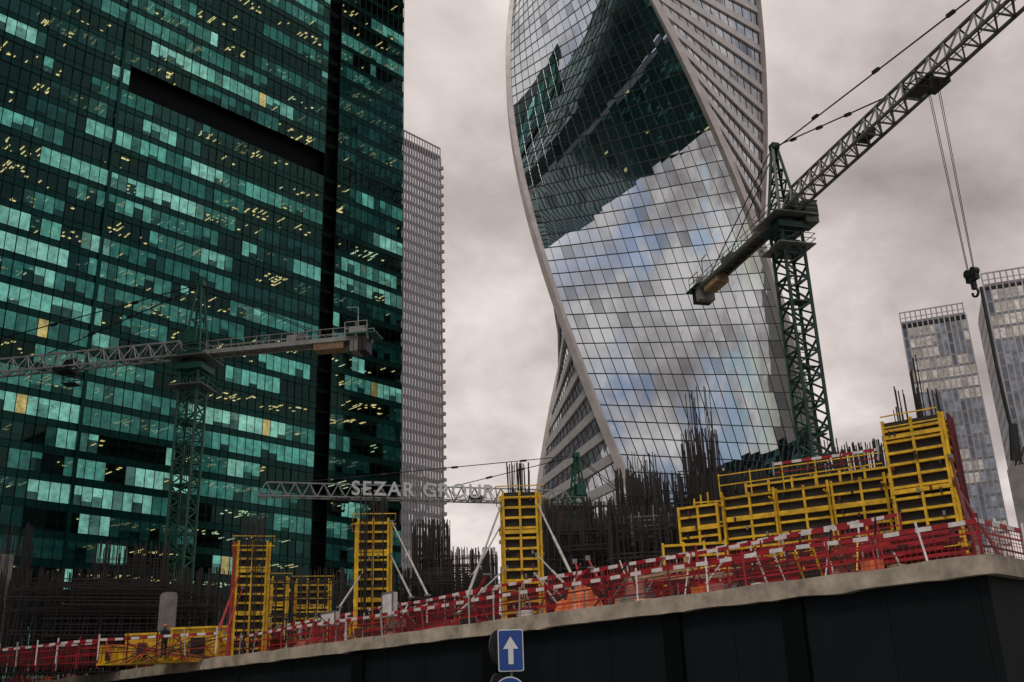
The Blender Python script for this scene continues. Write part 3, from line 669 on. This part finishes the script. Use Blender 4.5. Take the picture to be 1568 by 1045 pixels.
# ---------------------------------------------------------------- safety railings
def railing(pts,h,name,rails=(.35,.7,1.05),seg=1.5,redwhite=True,mesh=True,leanf=.06,dens=.19,thr=-.05):
    mb=MB()
    for a,b in zip(pts[:-1],pts[1:]):
        u=b-a; Ln=u.length; u.normalize(); n=max(1,int(Ln/seg))
        for i in range(n+1):
            p=a+u*Ln*i/n; mb.beam(p,p+Z*(h+.05)+V((R.gauss(0,leanf),R.gauss(0,leanf),0)),.06,R.choice([M_red,M_red,M_redd,M_light,M_white]))
        for r in rails:
            i=0; top=r==rails[-1]
            while i*.5<Ln:
                p=a+u*i*.5; q=a+u*min(Ln,(i+1)*.5); z=r+.07*noise.noise(V((i*.13,r*9,a.x)))
                z2=r+.07*noise.noise(V(((i+1)*.13,r*9,a.x)))
                wht=(i%2)<1
                mt=(M_white if wht else M_red) if (redwhite and top) else (M_red if noise.noise(V((i*.1,r*5,7)))>-.2 else M_redd)
                if top or noise.noise(V((i*.07,r*13,4)))>-.35: mb.beam(p+Z*z,q+Z*z2,.03,mt,.13 if top else .055)
                i+=1
        if mesh:
            k=0
            while k<Ln:
                if noise.noise(V((k*.12,a.x,0)))>thr: mb.beam(a+u*k+Z*.05,a+u*k+Z*rails[-1],.015,M_red)
                k+=dens
            for r in (.2,.5,.6,.85,.95): mb.beam(a+Z*r,b+Z*r,.014,M_redd)
    return mb.build(name)
railing([WP(LW-2,.6,ZW+.6),WP(60,.6,ZW+.6),WP(30,.5,ZW+.54),WP(0.2,.4,ZW+.5),WP(.2,LI-2,ZW+.52)],1.2,"safety_railing")
railing([WP(80,3.2,DZ+.2),WP(45,3.4,DZ+.3),WP(22,3.6,DZ+.5),WP(5,4,DZ+.6)],1.5,"safety_railing",rails=(.4,.8,1.2,1.5),thr=-.15)
railing([WP(56,5.6,DZ+.4),WP(30,5.6,DZ+.5)],1.6,"safety_railing",rails=(.3,.7,1.1,1.5),thr=-.15)
railing([WP(40,7,DZ+.8),WP(22,7,DZ+1.0),WP(6,7.5,DZ+1.3)],1.6,"safety_railing",rails=(.3,.8,1.2,1.6),thr=-.15)
railing([P(1185,728,50),P(1345,705,48)],.6,"safety_railing",rails=(.1,.5),mesh=False)
def dk(px,d): p=P(px,1000,d); return V((p.x,p.y,DZ))
railing([dk(-30,70),dk(150,62),dk(330,58)],1.3,"safety_railing",thr=0)
railing([dk(-30,76),dk(150,70)],1.5,"safety_railing",rails=(.4,.8,1.2,1.5),thr=0)
st=MB()
for k in range(120):
    t=R.uniform(3,46); i=R.uniform(2.6,9); z=DZ+R.uniform(0,1.5)*(1 if t<20 else .7); l=R.uniform(1.0,4.0)
    st.beam(WP(t,i,z),WP(t+l,i+R.uniform(-.3,.3),z+R.uniform(-.2,.2)),.09,R.choice([M_red,M_red,M_redd,M_rust,M_pink,M_plank]),.13)
for i0,t0,nl in ((5,3,8),(6,8.5,6),(5.5,13,5),(5,18.5,4),(6,24,4)):
    for l in range(nl):
        for k in range(3):
            x_=R.uniform(-.35,.35); st.beam(WP(t0+x_,i0+k*.5,DZ+.15+l*.24),WP(t0+3.6+x_,i0+k*.5,DZ+.15+l*.24+R.uniform(-.05,.05)),.1,R.choice([M_red,M_redd,M_redd]),.12)
        if l%3==0:
            for kk in (.6,3.2): st.beam(WP(t0+kk,i0-.1,DZ+.05+l*.24),WP(t0+kk,i0+1.2,DZ+.05+l*.24),.1,M_rust)
st.build("stacked_red_girders")
cl_=MB()
for k in range(230):
    t=R.uniform(4,82); i=R.uniform(1.2,7); p=WP(t,i,DZ+.02); l=R.uniform(1.0,2.8); a=R.uniform(0,6.28); ti=R.uniform(.05,1.0)
    q=p+V((math.cos(a)*ti*l,math.sin(a)*ti*l,l*.8)); cl_.beam(p,q,.05,R.choice([M_red,M_redd,M_redd,M_light,M_steel,M_rust,M_dark,M_yel,M_white]))
cl_.build("raking_props")
jk=MB()
for k in range(150):
    t=R.uniform(2,84); i=R.uniform(1.6,6.5); w_=R.uniform(.2,.8); h_=R.uniform(.15,.6); a=R.uniform(-.5,.5)
    x_=wd*math.cos(a)+wn*math.sin(a); y_=wn*math.cos(a)-wd*math.sin(a)
    jk.box(WP(t,i,DZ+h_/2+R.uniform(0,.8)*(i>3)),x_*w_/2,y_*R.uniform(.1,.4),Z*h_/2,R.choice([M_redd,M_plank,M_rust,M_ply,M_dark,M_concd,M_pink,M_white,M_yel,M_orange]))
jk.build("building_materials")
def crate(px,py0,py1,w_,d,mt,name,dp=.3):
    p=P(px,py0,d); q=P(px,py1,d); h=p.z-q.z; c=V((p.x,p.y,q.z+h/2)); u=wd; n=wn; mb=MB()
    mb.box(c,u*w_/2,n*dp/2,Z*h/2,mt)
    for a in (-1,1):
        mb.box(c+u*w_/2*a-n*(dp/2),u*.03,n*.03,Z*h/2,M_steel); mb.box(c+Z*h/2*a-n*dp/2,u*w_/2,n*.035,Z*.03,M_steel)
    if c.z-h/2>DZ:
        hb=(c.z-h/2-DZ)/2
        for a in (-1,1): mb.box(V((c.x,c.y,DZ+hb))+u*(w_/2-.06)*a,u*.04,n*.04,Z*hb,M_steel)
    mb.build(name)
crate(597,908,945,.85,52,M_white,"electrical_cabinet"); crate(506,938,958,1.3,56,M_white,"site_cabinet"); crate(972,878,915,.95,42,M_pink,"site_cabinet",.1)
tp=MB(); W=18; base=P(868,930,42); grid=[]
for i in range(W+1):
    for j in range(W+1):
        x=i/W; y=j/W; ed=min(x,1-x,y,1-y); h=1.0*min(1,ed*6)
        h*= .8+.7*noise.noise(V((x*3.5,y*3,1)))+.3*noise.noise(V((x*11,y*9,4))); p=V((base.x,base.y,DZ))+wd*(x-.5)*1.7+wn*(y)*1.5+Z*(max(0,h)+.06); grid.append(p)
for i in range(W):
    for j in range(W):
        a=i*(W+1)+j; tp.face([grid[a],grid[a+W+1],grid[a+W+2],grid[a+1]],M_orange)
tp.build("orange_tarpaulin")
def ccol(px,yt,d,w_,name="concrete_column",cap=False):
    p=P(px,yt,d); mb=MB(); c=V((p.x,p.y,0)); x=wd*w_/2;y=wn*w_/2; k=.88
    lo=[c-x-y+Z*DZ,c+x-y+Z*DZ,c+x+y+Z*DZ,c-x+y+Z*DZ]; 
    zt=p.z; mb.hexa(lo,[v+Z*(zt-DZ-.12) for v in lo],M_concd)
    lo2=[c+(v-c-Z*DZ)*k+Z*(zt-.12) for v in lo]; mb.hexa(lo2,[v+Z*.12 for v in lo2],M_concd)
    for i in range(6): mb.beam(c+x*R.uniform(-.7,.7)+y*R.uniform(-.7,.7)+Z*zt,c+x*R.uniform(-.7,.7)+y*R.uniform(-.7,.7)+Z*(zt+(.9 if cap else .1)),.04,M_rust)
    mb.build(name)
ccol(259,908,70,.8); ccol(8,850,79,.9); ccol(1563,715,50,.9,cap=True)
mb=MB(); p=P(436,1008,52); q=P(436,948,52); mb.tube(V((p.x,p.y,ZW+.5)),V((p.x,p.y,q.z)),.04,M_dark,8); mb.box(V((p.x,p.y,q.z)),V((.12,0,0)),V((0,.12,0)),Z*.05,M_dark); mb.build("lamp_post")
mb=MB(); pts=[P(1502,440,60),P(1514,500,60),P(1528,570,60),P(1542,630,60),P(1551,665,60)]
for a,b in zip(pts[:-1],pts[1:]): mb.tube(a,b,.1,M_dark,8)
mb.tube(P(1551,650,60),P(1556,705,60),.22,M_dark,10,.3); mb.build("concrete_placing_hose")
# ---------------------------------------------------------------- traffic signs
M_blue=mat("sign_blue",(.008,.06,.28),.35,0,.2,3); M_sw=mat("sign_white",(.70,.70,.70),.4,0,.1,3); M_back=mat("sign_back",(.05,.055,.06),.5,.4,.2,3)
ts=empty("traffic_sign"); D=25
c=P(782,996,D); u=V((math.cos(.02),math.sin(.02),0)); n=V((u.y,-u.x,0))
pxm=ray(782,996); sc_=math.hypot(pxm.x,pxm.y); M1=F/D*sc_
w_=39/M1; h_=62/M1
mb=MB(); pc=c-n*.08
mb.tube(V((pc.x,pc.y,0)),V((pc.x,pc.y,c.z+h_/2+.03)),.035,M_steel,12); mb.build("post",ts)
def rrect(mb,c,w,h,r,o,mt,th=.006):
    pts=[]
    for cx_,cy_,a0 in ((1,1,0),(-1,1,90),(-1,-1,180),(1,-1,270)):
        for k in range(5):
            a=math.radians(a0+k*22.5); pts.append(c+u*(cx_*(w/2-r)+r*math.cos(a))+Z*(cy_*(h/2-r)+r*math.sin(a))+n*o)
    mb.face(pts,mt); mb.face([p-n*th for p in reversed(pts)],M_back)
    for i in range(len(pts)):
        j=(i+1)%len(pts); mb.face([pts[i],pts[i]-n*th,pts[j]-n*th,pts[j]],M_back)
mb=MB(); rrect(mb,c,w_,h_,.05,0,M_sw,.02); rrect(mb,c,w_*.92,h_*.945,.04,.008,M_blue)
aw=w_*.6; ah=h_*.66
y0=c.z-ah/2
def q(x,y,o=.014): return V((c.x,c.y,0))+u*x+Z*(y)+n*o
mb.face([q(-w_*.1,y0),q(w_*.1,y0),q(w_*.1,y0+ah*.6),q(-w_*.1,y0+ah*.6)],M_sw)
mb.face([q(-aw/2,y0+ah*.55,.016),q(aw/2,y0+ah*.55,.016),q(0,y0+ah,.016)],M_sw)
mb.build("arrow_plate",ts)
def disc(c,r,u,n,front,rim,name):
    mb=MB(); N_=28
    ring=[c+u*r*math.cos(2*math.pi*i/N_)+Z*r*math.sin(2*math.pi*i/N_) for i in range(N_)]
    r2=[c+(p-c)*.93+n*.006 for p in ring]
    mb.face([p for p in ring],rim); mb.face([p-n*.03 for p in reversed(ring)],M_back); mb.face(r2,front)
    for i in range(N_): j=(i+1)%N_; mb.face([ring[i],ring[i]-n*.03,ring[j]-n*.03,ring[j]],M_back)
    mb.build(name,ts)
disc(P(781,1062,D),.37,u,n,M_blue,M_sw,"round_plate")
u2=V((math.cos(math.radians(62)),math.sin(math.radians(62)),0)); n2=V((u2.y,-u2.x,0))
disc(P(763,992,D+.25),.40,u2,n2,M_back,M_back,"side_plate")
disc(P(763,1056,D+.25),.36,u2,n2,M_back,M_back,"side_plate_lower")
# ---------------------------------------------------------------- worker
def worker(px,d,zb):
    root=empty("construction_worker"); p=P(px,980,d); B=V((p.x,p.y,zb)); f=wd; s=wn
    J={'pel':(0,0,.95,.15),'waist':(0,0,1.1,.145),'chest':(0,.02,1.34,.17),'neck':(0,.03,1.50,.065),'hd':(0,.06,1.60,.085),
       'hl':(.10,0,.90,.10),'kl':(.12,.08,.5,.072),'al':(.12,-.02,.09,.05),'tl':(.13,.16,.04,.04),
       'hr':(-.10,0,.90,.10),'kr':(-.12,-.02,.5,.072),'ar':(-.13,-.1,.09,.05),'tr':(-.14,.08,.04,.04),
       'sl':(.19,.02,1.42,.07),'el':(.25,.05,1.14,.05),'wl':(.22,.24,1.02,.032),'sr':(-.19,.02,1.42,.07),'er':(-.26,-.02,1.14,.05),'wr':(-.22,.14,.98,.032)}
    Ed=[('pel','waist'),('waist','chest'),('chest','neck'),('neck','hd'),('pel','hl'),('hl','kl'),('kl','al'),('al','tl'),('pel','hr'),('hr','kr'),('kr','ar'),('ar','tr'),('chest','sl'),('sl','el'),('el','wl'),('chest','sr'),('sr','er'),('er','wr')]
    names=list(J); pos=[B+s*J[k][0]+f*J[k][1]+Z*J[k][2] for k in names]; me=bpy.data.meshes.new("body")
    rad=[J[k][3] for k in names]; ed=[(names.index(a),names.index(b)) for a,b in Ed]
    for sg,wk in ((1,'wl'),(-1,'wr')):
        wi=names.index(wk); wp=pos[wi]; pos.append(wp+f*.07-Z*.03); rad.append(.03); pi=len(pos)-1; ed.append((wi,pi))
        for k in range(4):
            l=(.07,.085,.08,.06)[k]; b_=pos[pi]+Z*(.03-.02*k)+f*.03; pos.append(b_); rad.append(.009); ed.append((pi,len(pos)-1))
            pos.append(b_+f*l*.5-Z*.015+s*.0); rad.append(.009); ed.append((len(pos)-2,len(pos)-1)); pos.append(b_+f*l*.8-Z*.04); rad.append(.008); ed.append((len(pos)-2,len(pos)-1))
        pos.append(wp+f*.06+Z*.04-s*sg*.03); rad.append(.01); ed.append((wi,len(pos)-1))
    me.from_pydata([tuple(x) for x in pos],ed,[]); ob=bpy.data.objects.new("body",me); scene.collection.objects.link(ob); ob.parent=root
    sm=ob.modifiers.new("skin",'SKIN'); 
    for i,sv in enumerate(me.skin_vertices[0].data): sv.radius=(rad[i],rad[i]); sv.use_root=(i==0)
    ob.modifiers.new("sub",'SUBSURF').levels=1; ob.modifiers["sub"].render_levels=2
    me.materials.append(mat("workwear_dark",(.02,.025,.04),.9))
    mb=MB(); c=B+Z*1.27+f*.01
    o0=[c+s*a*.2+f*b*.15-Z*.17 for a,b in ((-1,-1),(1,-1),(1,1),(-1,1))]; o1=[c+s*a*.22+f*b*.15+Z*.15 for a,b in ((-1,-1),(1,-1),(1,1),(-1,1))]
    M_vest=mat("workwear_navy",(.015,.02,.03),.9)
    mb.hexa(o0,o1,M_vest); mb.box(c-Z*.08,s*.215,f*.155,Z*.025,M_steel); mb.build("work_vest",root)
    import bmesh
    for nm,cz,rx,rz,mt in (("head",1.63,.085,.115,mat("skin",(.4,.22,.15),.6)),("hard_hat",1.70,.125,.09,M_orange)):
        bm=bmesh.new(); bmesh.ops.create_uvsphere(bm,u_segments=16,v_segments=10,radius=1)
        for v in bm.verts:
            zc=v.co.z
            if nm=="hard_hat" and zc<0: v.co.z*=.08; v.co.x*=1.15; v.co.y*=1.1
            q_=B+Z*cz+s*v.co.x*rx+f*(v.co.y*rx*1.1+.06)+Z*v.co.z*rz; v.co=q_
        if nm=="head":
            r_=bmesh.ops.create_cone(bm,segments=6,radius1=.018,radius2=.006,depth=.05,cap_ends=True)
            for v in r_['verts']: v.co=B+Z*1.62+f*(.06+.1+v.co.z*.3)+s*v.co.x+Z*v.co.y
            for e_ in (-1,1):
                r_=bmesh.ops.create_uvsphere(bm,u_segments=8,v_segments=6,radius=.02)
                for v in r_['verts']: v.co=B+Z*1.63+f*.06+s*.088*e_+v.co
        m_=bpy.data.meshes.new(nm); bm.to_mesh(m_); bm.free(); m_.materials.append(mt); o_=bpy.data.objects.new(nm,m_); scene.collection.objects.link(o_); o_.parent=root
worker(252,61,DZ)
